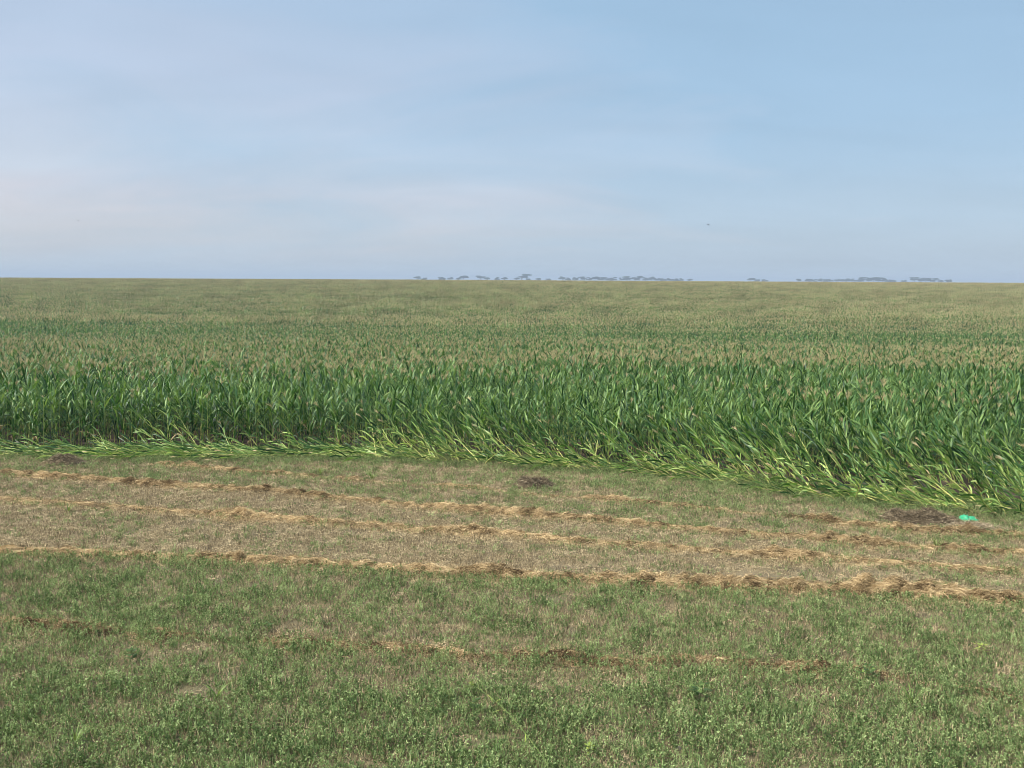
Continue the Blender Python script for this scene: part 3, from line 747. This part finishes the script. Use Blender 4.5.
# ------------------------------------------------------------------ hay windrows
def bumpf(s, seed, scale): return fbm(s, s * 0 + seed * 3.3, scale, seed, 3)
def windrow(cv, x0, x1, w, hgt, per_m, label, seed, tint0=0.6, gaps=0.0, bumps=(), ln=(0.06, 0.24), taper=None, spread=1.0):
    n = int((x1 - x0) / 0.06)
    x = np.linspace(x0, x1, n); y = np.interp(x, *cv) + 0.22 * (fbm(x, x * 0, 1.7, seed + 5, 3) - .5) + 0.12 * (fbm(x, x * 0 + 9, 0.5, seed + 15, 2) - .5)
    amp = np.clip(0.55 + 0.9 * (bumpf(x, seed, 2.2) - 0.3), 0.45, 1.1) * np.clip(0.4 + 1.2 * bumpf(x, seed + 9, 0.3), .6, 1.4)
    if taper: amp = amp * np.interp(x, *taper)
    for bx, bw, ba in bumps: amp = amp + 0.5 * ba * np.exp(-((x - bx) / bw) ** 2) * (0.5 + fbm(x, x * 0, 0.3, seed + 12, 2))
    if gaps: amp = amp * sstep(gaps, gaps + 0.12, bumpf(x, seed + 2, 1.4))
    endf = sstep(x0, x0 + 0.6, x) * sstep(x1, x1 - 0.6, x); amp = amp * (0.15 + 0.85 * endf)
    wl = w * (0.50 + 0.5 * np.clip(amp, 0, 1.4)) * (0.7 + 0.6 * bumpf(x, seed + 21, 0.4))
    root = link('hay_windrow', None, None, None, label, 'windrow', 'raked hay windrows on the mown ground', (0, 0, 0))
    def top(xx, yy, uu, am):
        prof = np.clip(1 - uu ** 2, 0, 1) ** 0.7
        return hgt * am * prof * np.clip(3.2 * fbm(xx, yy * 1.3, 0.13, seed + 3, 3) - 0.75, 0.08, 1.7)
    K = 11; V = []
    u = np.linspace(-1, 1, K)
    for k in range(K):
        yy = y + u[k] * wl * 0.42
        V.append(np.stack([x, yy, height(x, yy) - 0.02 + top(x, yy, u[k], amp) * 0.85], 1))
    V = np.stack(V, 1).reshape(-1, 3)
    i = np.arange(n - 1)[:, None] * K + np.arange(K - 1)[None, :]
    Q = np.stack([i, i + K, i + K + 1, i + 1], -1).reshape(-1, 4)
    tn = tint0 * (0.02 + 0.45 * fbm(V[:, 0], V[:, 1], 0.3, seed + 4, 3))  # mound coloured dark so gaps in the straw look like shaded crevices
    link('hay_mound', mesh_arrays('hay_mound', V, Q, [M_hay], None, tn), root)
    m = int(per_m * (x1 - x0))
    xi = rng.uniform(x0, x1, m * 2); am = np.interp(xi, x, amp)
    keep = rng.random(m * 2) < (0.12 + 0.88 * np.clip(am, 0, 1.3) / 1.3); xi = xi[keep]; am = am[keep]
    m = len(xi)
    wi = np.interp(xi, x, wl)
    wide = rng.random(m) < 0.30 * spread
    uu = np.where(wide, rng.normal(0, 1.3, m), np.clip(rng.normal(0, 0.5, m), -1.5, 1.5))
    yi = np.interp(xi, x, y) + uu * wi * 0.42
    cov = fbm(xi, yi * 1.8, 0.22, seed + 18, 3)
    kk = (rng.random(m) < 0.25 + 0.75 * sstep(0.36, 0.52, cov)) | wide
    xi, yi, uu, am, wi = xi[kk], yi[kk], uu[kk], am[kk], wi[kk]; m = len(xi)
    zi = height(xi, yi) + 0.006 + top(xi, yi, uu, am) * (0.72 + 0.38 * rng.random(m)) + 0.012 * rng.random(m)
    slope = np.gradient(y, x); a0 = np.arctan(np.interp(xi, x, slope))
    swirl = (fbm(xi, yi, 0.32, seed + 7, 2) - .5) * 3.4
    a = a0 + swirl + rng.normal(0, 0.85, m)
    loose = rng.random(m) < 0.13
    pt = rng.normal(0, 0.20, m) * (0.3 + am) + loose * rng.uniform(0, .8, m) * np.clip(am, 0, 1)
    D = np.stack([np.cos(a) * np.cos(pt), np.sin(a) * np.cos(pt), np.sin(pt)], 1)
    Ln = rng.uniform(*ln, m); W = rng.uniform(0.003, 0.0075, m)
    bend = np.stack([rng.normal(0, .02, m), rng.normal(0, .025, m), rng.uniform(0, .035, m)], 1) * (Ln / 0.3)[:, None]
    t_ = tint0 + 0.5 * (fbm(xi, yi, 0.22, seed + 6, 3) - .5) * 2 + rng.normal(0, .26, m)
    t_ = t_ - 0.09 * sstep(-1, 7, xi)
    t_ = t_ - 0.24 * sstep(0.60, 0.75, fbm(xi, yi, 0.6, seed + 8, 2))  # brown patches, also darkened to suggest shaded gaps in the hay
    V, Q, tn = ribbons(np.stack([xi, yi, zi], 1), D, Ln, W, bend, t_, 0.02)
    V[:, 2] = np.maximum(V[:, 2], height(V[:, 0], V[:, 1]) + 0.003)
    link('straw', mesh_arrays('straw', V, Q, [M_hay], None, tn), root, 'stuff')

def gx(a, b): return on_ground(a, b)[0]
windrow(W_NEAR, gx(-60, 552), gx(1075, 605), 0.60, 0.15, 5200, 'longest golden hay windrow, nearest of the thick ones, bordering the green foreground', 1, 0.62,
        bumps=[(gx(880, 594), 0.8, 0.8), (gx(720, 588), 0.6, 0.5), (gx(430, 571), 0.7, 0.4)], taper=([gx(0, 552), gx(380, 568), gx(700, 586)], [0.55, 0.75, 1.0]))
windrow(W_A, gx(-60, 468), gx(1060, 555), 0.58, 0.14, 4200, 'golden hay windrow running from upper left down past the dark brush clump', 2, 0.60,
        bumps=[(gx(66, 478), 0.8, 0.3), (gx(490, 512), 1.0, 0.8), (gx(850, 541), 0.7, 0.7)], taper=([gx(0, 474), gx(300, 495), gx(480, 510), gx(680, 528), gx(1000, 552)], [0.7, 0.65, 1.0, 0.7, 0.6]))
windrow(W_B, gx(-60, 498), gx(1045, 573), 0.58, 0.12, 3600, 'thinner hay windrow with a loose tuft, between the two long golden ones', 3, 0.66,
        bumps=[(gx(240, 517), 0.5, 1.1), (gx(470, 532), 0.6, 0.8), (gx(791, 557), 0.5, 1.6)], taper=([gx(0, 500), gx(250, 517), gx(500, 534), gx(620, 545), gx(1000, 570)], [0.6, 0.7, 0.6, 0.35, 0.4]), spread=2.0)
windrow(W_C, gx(150, 464), gx(1050, 538), 0.46, 0.10, 2000, 'thin hay windrow farthest back, just in front of the flattened corn', 4, 0.58, gaps=0.30,
        bumps=[(gx(500, 492), 0.6, 0.6), (gx(190, 467), 0.4, 0.5)], spread=1.6)
windrow(W_D, gx(-60, 618), gx(1050, 706), 0.50, 0.06, 2000, 'broken reddish brown line of old hay in the green foreground', 5, 0.37, gaps=0.30,
        bumps=[(gx(80, 629), 1.2, 0.5), (gx(810, 669), 0.35, 1.3), (gx(555, 659), 0.4, 0.6)], ln=(0.05, 0.16), spread=1.5)

# ------------------------------------------------------------------ dead brush heaps
def brush(px0, px1, py_, hgt, depth, n, label, seed, tint=0.45):
    a, b = on_ground(px0, py_), on_ground(px1, py_ + (px1 - px0) * 0.03)
    cx, cy = (a + b) / 2; hw = abs(b[0] - a[0]) / 2
    z0 = float(height(cx, cy))
    root = link('brush_heap', None, None, None, label, 'brush heap', 'heaps of dead brush', (cx, cy, z0))
    K, J = 22, 12
    u, v = np.meshgrid(np.linspace(-1, 1, K), np.linspace(-1, 1, J))
    rr = np.clip(1 - u ** 2 - v ** 2, 0, 1)
    z = hgt * 0.8 * rr ** 0.6 * (0.4 + 1.1 * fbm(u * hw + seed, v * depth, 0.4, seed, 3)) - 0.02
    V = np.stack([u * hw * 0.95, v * depth * 0.95 + (u * hw) * -0.15, z], -1).reshape(-1, 3)
    i = np.arange(J - 1)[:, None] * K + np.arange(K - 1)[None, :]
    link('heap_core', mesh_arrays('heap_core', V, np.stack([i, i + 1, i + K + 1, i + K], -1).reshape(-1, 4), [M_brush], None, np.full(len(V), 0.15)), root)
    uu = np.clip(rng.normal(0, .45, n), -1.1, 1.1); vv = np.clip(rng.normal(0, .45, n), -1.1, 1.1)
    rr = np.clip(1 - uu ** 2 - vv ** 2, 0, 1)
    zz = hgt * 0.8 * rr ** 0.6 * (0.4 + 1.1 * fbm(uu * hw + seed, vv * depth, 0.4, seed, 3)) + rng.uniform(-0.02, 0.05, n)
    an = rng.uniform(0, math.pi, n) * 0.8 + 0.3; pt = rng.normal(0, .45, n) * (0.3 + rr)
    D = np.stack([np.cos(an) * np.cos(pt), np.sin(an) * np.cos(pt), np.sin(pt)], 1)
    V, Q, tn = ribbons(np.stack([uu * hw, vv * depth - uu * hw * .15, np.maximum(zz, .01)], 1), D, rng.uniform(.06, .26, n), rng.uniform(.004, .009, n),
                       rng.normal(0, .02, (n, 3)), tint + rng.normal(0, .22, n))
    V[:, 2] = np.maximum(V[:, 2], -0.03)
    link('twig', mesh_arrays('twig', V, Q, [M_brush], None, tn), root, 'stuff')
brush(878, 962, 521, 0.34, 0.42, 5200, 'long low grey brown brush heap beside the green plastic', 71, 0.36)
brush(940, 1006, 528, 0.10, 0.40, 2400, 'flat pale brown spread of dead brush just below the green plastic', 72, 0.62)
brush(514, 556, 486, 0.30, 0.35, 2600, 'small dark tangled brush clump alone on the stubble near the middle', 73, 0.30)
brush(46, 88, 463, 0.26, 0.35, 2200, 'small brown debris heap in front of the flat corn at far left', 74, 0.42)

# green plastic sheet: two crumpled lobes
c = on_ground(968, 521)
J, K = 14, 22
u, v = np.meshgrid(np.linspace(-1, 1, K), np.linspace(-1, 1, J))
z = 0.02 + 0.09 * np.clip(1 - (u + .45) ** 2 / .25 - v ** 2, 0, 1) ** .6 + 0.06 * np.clip(1 - (u - .35) ** 2 / .4 - v ** 2, 0, 1) ** .5
z = z + 0.11 * (fbm(u * 2 + 3, v * 2, .45, 81, 4) - .5) - 0.05 * np.clip(np.abs(v) - .7, 0, 1)
V = np.stack([u * .21 + .02 * np.sin(v * 5), v * .15 * (1 - .35 * u) + .02 * np.sin(u * 7), z], -1).reshape(-1, 3)
i = np.arange(J - 1)[:, None] * K + np.arange(K - 1)[None, :]
o = link('plastic_sheet', mesh_arrays('plastic_sheet', V, np.stack([i, i + 1, i + K + 1, i + K], -1).reshape(-1, 4), [M_plastic], None, None, True), None, None,
         'crumpled bright green plastic sheet lying at the end of the brush heap', 'plastic sheet', None, (c[0], c[1], float(height(*c)) + 0.03))
so = o.modifiers.new('thickness', 'SOLIDIFY'); so.thickness = 0.006

# ------------------------------------------------------------------ single weeds
def weed(px_, py_, kind, label, size=1.0, seed=0, mat=None):
    q = on_ground(px_, py_); r = np.random.default_rng(900 + seed)
    mat = mat or M_weed
    nm = {'broad': 'broadleaf_weed', 'seedling': 'corn_seedling', 'stem': 'tall_grass_stem', 'bush': 'weed_bush', 'grass': 'grass_clump'}[kind]
    root = link(nm, None, None, None, label, {'seedling': 'seedling', 'stem': 'grass stem', 'grass': 'grass'}.get(kind, 'weed'), None, (q[0], q[1], float(height(*q))))
    if kind != 'stem': root.scale = (1.5,) * 3
    S = MB()
    if kind in ('broad', 'bush'):
        nl = 9 if kind == 'broad' else 26
        hh = (0.16 if kind == 'broad' else 0.15) * size
        for s in range(1 if kind == 'broad' else 5):
            t_ = np.array([r.normal(0, .04), r.normal(0, .04), 1]) * hh if kind == 'broad' else np.array([r.normal(0, .6), r.normal(0, .6), 1]) * hh
            tube(S, [(0, 0, -.01), tuple(t_ * .5), tuple(t_)], [.004, .003, .002], 4, 0, .6)
        link('stem', S.mesh('stem', [M_stem]), root)
        for l in range(nl):
            a = r.uniform(0, 6.28); B = MB(); f = r.uniform(.25, 1.0)
            o_ = np.array([math.cos(a), math.sin(a), r.uniform(.1, .9)]); o_ /= np.linalg.norm(o_)
            sp = 0.0 if kind == 'broad' else hh * .5
            p0 = np.array([math.cos(a) * sp * r.random(), math.sin(a) * sp * r.random(), hh * f])
            ll = r.uniform(.06, .11) * size if kind == 'broad' else r.uniform(.04, .07) * size
            c = [p0 + o_ * ll * k / 4 + np.array([0, 0, -.25 * ll * (k / 4) ** 2]) for k in range(5)]
            blade(B, c, np.array([.1, .8, 1, .7, .05]) * ll * .3, [np.cross(o_, [0, 0, 1.])] * 5, .25, 0, .45 + r.normal(0, .2))
            link('leaf', B.mesh('leaf', [mat]), root)
    elif kind in ('seedling', 'grass'):
        nl = 6 if kind == 'seedling' else 16
        tube(S, [(0, 0, -.01), (.003, 0, .04 * size), (.002, .002, .08 * size)], [.006, .005, .003], 5, 0, .5)
        link('stem', S.mesh('stem', [M_stem]), root)
        for l in range(nl):
            a = r.uniform(0, 6.28); B = MB(); o_ = np.array([math.cos(a), math.sin(a), 0])
            ll = r.uniform(.14, .26) * size; v = np.array([0, 0, 1.]) + o_ * r.uniform(.2, .7); v /= np.linalg.norm(v)
            c = [np.array([0, 0, .03 * size]) + o_ * (0.0 if kind == 'seedling' else .02)]
            for k in range(5):
                c.append(c[-1] + v * ll / 5); v = v + o_ * .12 - np.array([0, 0, .22]); v /= np.linalg.norm(v)
            w = (.013 if kind == 'seedling' else .005) * size
            blade(B, c, np.array([.5, .9, 1, .8, .5, .05]) * w, [np.cross(o_, [0, 0, 1.])] * 6, .3, 0, .85 + r.normal(0, .12))
            link('leaf', B.mesh('leaf', [mat]), root)
    else:
        # a long arching culm lying over to the upper left with a yellow green head
        e = on_ground(470, 690); v = np.array([e[0] - q[0], e[1] - q[1]])
        c = [np.array([v[0] * t_, v[1] * t_, 0.02 + 0.22 * math.sin(math.pi * (0.15 + .75 * t_))]) for t_ in np.linspace(0, 1, 9)]
        tube(S, c, np.linspace(.0045, .0025, 9), 5, 0, .95)
        link('stem', S.mesh('stem', [M_weed]), root)
        H = MB(); td = c[-1] - c[-2]; td /= np.linalg.norm(td)
        for b in range(26):
            o_ = r.normal(size=3); o_[2] = abs(o_[2]); vv = td * .6 + o_ * .5; vv /= np.linalg.norm(vv); p0 = c[-1] - td * r.uniform(0, .12)
            s_ = np.cross(vv, r.normal(size=3)); s_ /= np.linalg.norm(s_)
            H.add([p0, p0 + vv * .03 + s_ * .007, p0 + vv * .06, p0 + vv * .03 - s_ * .007], [(0, 1, 2, 3)], 0, .6 + r.normal(0, .2))
        link('seed_head', H.mesh('seed_head', [M_weedy]), root)
        for t_ in (2, 4, 5, 6):
            B = MB(); p0 = c[t_]; o_ = np.array([r.normal(), r.normal(), .3]); o_ /= np.linalg.norm(o_); ll = .2
            cc = [p0 + (-td * .2 + o_) * ll * k / 4 + np.array([0, 0, -.5 * ll * (k / 4) ** 2]) for k in range(5)]
            blade(B, cc, np.array([.5, .9, 1, .7, .05]) * .007, [np.cross(o_, [0, 0, 1.])] * 5, .3, 0, .5)
            link('leaf', B.mesh('leaf', [M_weedy]), root)
weed(133, 662, 'broad', 'dark green broadleaf weed just below the left part of the brown hay line', 0.9, 1)
weed(268, 632, 'broad', 'small dark broadleaf weed on the brown hay line, left of centre', 0.8, 2)
weed(217, 700, 'seedling', 'pale green corn seedling with arching leaves in the left foreground', 0.9, 3)
weed(548, 775, 'stem', 'long arching grass stem with yellow green head at the bottom centre', 1.0, 4)
weed(475, 712, 'broad', 'dark broadleaf weed under the head of the long grass stem', 0.8, 5)
weed(868, 680, 'bush', 'dark green weed bush right of the reddish hay mound', 1.0, 6)
weed(981, 654, 'bush', 'yellow green weed patch below the right end of the longest windrow', 0.75, 7, M_weedy)
weed(700, 702, 'bush', 'dark green leafy clump in the right middle foreground', 1.2, 8)
weed(68, 514, 'grass', 'bright green grass clump between windrows at far left', 1.0, 9, M_weed)
weed(320, 476, 'grass', 'green grass clump on the back stubble left of the thin windrow bend', 1.2, 10, M_weed)
weed(372, 480, 'grass', 'green grass clump right beside the bend of the thin back windrow', 1.0, 11, M_weed)
weed(590, 755, 'broad', 'small bright broadleaf weed right of the long grass stem', 0.6, 12, M_weedy)
weed(912, 706, 'grass', 'upright green grass clump in the right foreground', 0.9, 13, M_weed)
weed(75, 745, 'grass', 'fresh green grass clump in the bottom left corner', 0.8, 14, M_weed)
weed(936, 548, 'grass', 'green grass clump between the windrows below the brush heap', 1.0, 15, M_weed)

# soil clods where the ground is bare
for (a, b, s, lb) in ((677, 749, .05, 'small pale soil clod at the bottom right of centre'), (622, 578, .06, 'small brown soil clod near the longest windrow')):
    q = on_ground(a, b); r = np.random.default_rng(int(a))
    J, K = 6, 9
    th, ph = np.meshgrid(np.linspace(0.05, math.pi - .05, J), np.arange(K) * 2 * math.pi / K, indexing='ij')
    rad = s * (0.8 + 0.5 * r.random(th.shape))
    V = np.stack([rad * np.sin(th) * np.cos(ph) * 1.3, rad * np.sin(th) * np.sin(ph), rad * np.cos(th) * .55], -1).reshape(-1, 3)
    Q = [(i * K + j, i * K + (j + 1) % K, (i + 1) * K + (j + 1) % K, (i + 1) * K + j) for i in range(J - 1) for j in range(K)]
    link('soil_clod', mesh_arrays('soil_clod', V, Q, [M_rock]), None, None, lb, 'clod', None, (q[0], q[1], float(height(*q)) + s * .2))

# ------------------------------------------------------------------ trees beyond the crest
def tree_model(seed, w, h, flat):
    r = np.random.default_rng(seed); T = MB(); C = MB()
    tube(T, [(0, 0, -.5), (.2, 0, h * .35), (0, .2, h * .7)], [.45, .35, .2], 6, 0, .5)
    cl = []
    for k in range(7):
        a = r.uniform(0, 6.28); rr = r.uniform(.1, .42) * w
        p = np.array([math.cos(a) * rr, math.sin(a) * rr, h * r.uniform(.5, .86)])
        tube(T, [(0, .1, h * r.uniform(.3, .5)), tuple(p * [.5, .5, .9]), tuple(p)], [.2, .14, .07], 4, 0, .5)
        cl.append((p, r.uniform(.14, .22) * w))
    for p, rad in cl:
        n = 170
        V = r.normal(size=(n, 3)); V /= np.linalg.norm(V, axis=1)[:, None]
        V = V * rad * (r.random(n) ** .4)[:, None] * [1.1, 1.1, flat] + p
        for c in V:
            a = r.normal(size=3); a /= np.linalg.norm(a); b = np.cross(a, r.normal(size=3)); b /= np.linalg.norm(b); s = r.uniform(.35, .8)
            C.add([c - a * s, c + b * s * .7, c + a * s, c - b * s * .7], [(0, 1, 2, 3)], 0, r.random())
    return T.mesh('trunk', [M_bark]), C.mesh('crown', [M_tree])
TM = {'broad': [tree_model(1000 + i, 16, 15, .45) for i in range(3)], 'round': [tree_model(1010 + i, 9, 12, .7) for i in range(3)], 'low': [tree_model(1020 + i, 7, 8.5, .6) for i in range(2)]}
TREES = [(418, 'broad', .85), (442, 'low', 1.2), (450, 'round', .9), (463, 'broad', 1.0), (480, 'broad', 1.05), (496, 'round', .9), (504, 'low', 1.2), (521, 'broad', 1.35), (538, 'low', 1.1), (548, 'low', 1),
         (562, 'round', 1.15), (568, 'round', .9), (575, 'round', .95), (584, 'broad', .9), (594, 'broad', .95), (604, 'broad', .9), (612, 'round', 1.05), (620, 'round', .95), (629, 'broad', 1.0), (638, 'broad', 1.1),
         (650, 'round', 1.15), (656, 'round', .9), (668, 'round', .9), (679, 'round', .9), (749, 'broad', .9), (763, 'low', 1.1), (797, 'low', 1.2), (806, 'low', 1.3), (812, 'round', .85), (819, 'round', .95),
         (828, 'round', .9), (835, 'round', .95), (844, 'round', 1.0), (850, 'round', 1.0), (861, 'broad', 1.1), (871, 'broad', 1.1), (880, 'broad', 1.0), (892, 'round', .8), (901, 'round', .8), (912, 'broad', 1.15),
         (923, 'broad', 1.1), (932, 'broad', 1.0), (946, 'low', 1.3)]
TREES += [(424, 'low', 1.1), (458, 'low', 1.0), (487, 'low', 1.2), (528, 'low', 1.0), (516, 'low', 1.2), (589, 'round', 1.0), (599, 'round', 1.0), (609, 'low', 1.2), (625, 'low', 1.3), (634, 'round', .9), (644, 'round', .95), (662, 'low', 1.2), (673, 'low', 1.2), (688, 'low', 1.1), (755, 'low', 1.1), (824, 'low', 1.2), (840, 'low', 1.2), (856, 'low', 1.3), (866, 'round', 1.1), (876, 'round', 1.1), (886, 'low', 1.2), (918, 'round', 1.1), (928, 'round', 1.0), (938, 'low', 1.1)]
TREES.sort()
def ordinal(n): return '%d%s' % (n, 'th' if 10 <= n % 100 <= 20 else {1: 'st', 2: 'nd', 3: 'rd'}.get(n % 10, 'th'))
TREE_D = 2500.0
DESC = {'broad': 'broad hazy blue tree', 'round': 'rounded hazy blue tree', 'low': 'tiny low blue tree'}
cnt = {}
for a, kd, s in TREES:
    x = (a - 512) / F_PX * TREE_D; y = TREE_D + R_.uniform(-120, 120); x *= y / TREE_D
    grp = 'left' if a < 700 else 'right'
    cnt[(grp, kd)] = cnt.get((grp, kd), 0) + 1
    root = link('distant_tree', None, None, None, '%s on horizon, %s from left in the %s line' % (DESC[kd], ordinal(cnt[(grp, kd)]), 'longer left' if grp == 'left' else 'shorter right'),
                'tree', 'trees on the horizon', (x, y, float(height(x, y))))
    root.scale = (s * 2.0, s * 2.0, s * 1.15); root.rotation_euler = (0, 0, R_.uniform(0, 6.28))
    tr, cr = TM[kd][R_.randrange(len(TM[kd]))]
    link('trunk', tr, root); link('crown', cr, root)

# ------------------------------------------------------------------ two birds far up
for (a, b, dist, span, lb) in ((708, 225, 150, .26, 'tiny dark bird flying in the open sky right of centre'), (78, 221, 190, .26, 'faint tiny bird flying in the pale sky at far left')):
    d = ray(a, b); d = d / d.y * dist
    B = MB()
    tube(B, [(-.5 * span, 0, 0), (-.3 * span, 0, .02), (0, 0, .03), (.25 * span, 0, .02), (.38 * span, 0, 0)], [.004, .03, .05, .03, .008], 6, 0, .4)
    root = link('bird', None, None, None, lb, 'bird', 'birds in the sky', (d.x, d.y, EYE + d.z))
    link('body', B.mesh('body', [M_bird], True), root)
    for s in (-1, 1):
        W = MB()
        c = [(0.02, s * .02, .04), (.04, s * span * .35, .12), (-.06, s * span * .8, .05)]
        blade(W, c, [.07, .06, .01], [(1, 0, 0)] * 3, .1, 0, .3)
        link('wing', W.mesh('wing', [M_bird]), root)
    root.rotation_euler = (0, 0, 0.6)

# ------------------------------------------------------------------ air
HZ = bpy.data.materials.new('haze_air'); HZ.use_nodes = True
t = HZ.node_tree; t.nodes.clear()
out = N(t, 'ShaderNodeOutputMaterial'); pv = N(t, 'ShaderNodeVolumePrincipled')
pv.inputs['Color'].default_value = (0.46, 0.565, 0.71, 1); pv.inputs['Density'].default_value = 1 / 3200.0
L(t, pv.outputs[0], out.inputs['Volume'])
z0, z1, yb, xf = -45.0, 38.0, -420.0, 13000.0
V = [(-xf, yb, z0), (xf, yb, z0), (xf, xf, z0), (-xf, xf, z0), (-xf, yb, z1), (xf, yb, z1), (xf, xf, z1), (-xf, xf, z1)]
Q = [(0, 3, 2, 1), (4, 5, 6, 7), (0, 1, 5, 4), (1, 2, 6, 5), (2, 3, 7, 6), (3, 0, 4, 7)]
link('haze', mesh_arrays('haze', V, Q, [HZ]), kind='stuff')
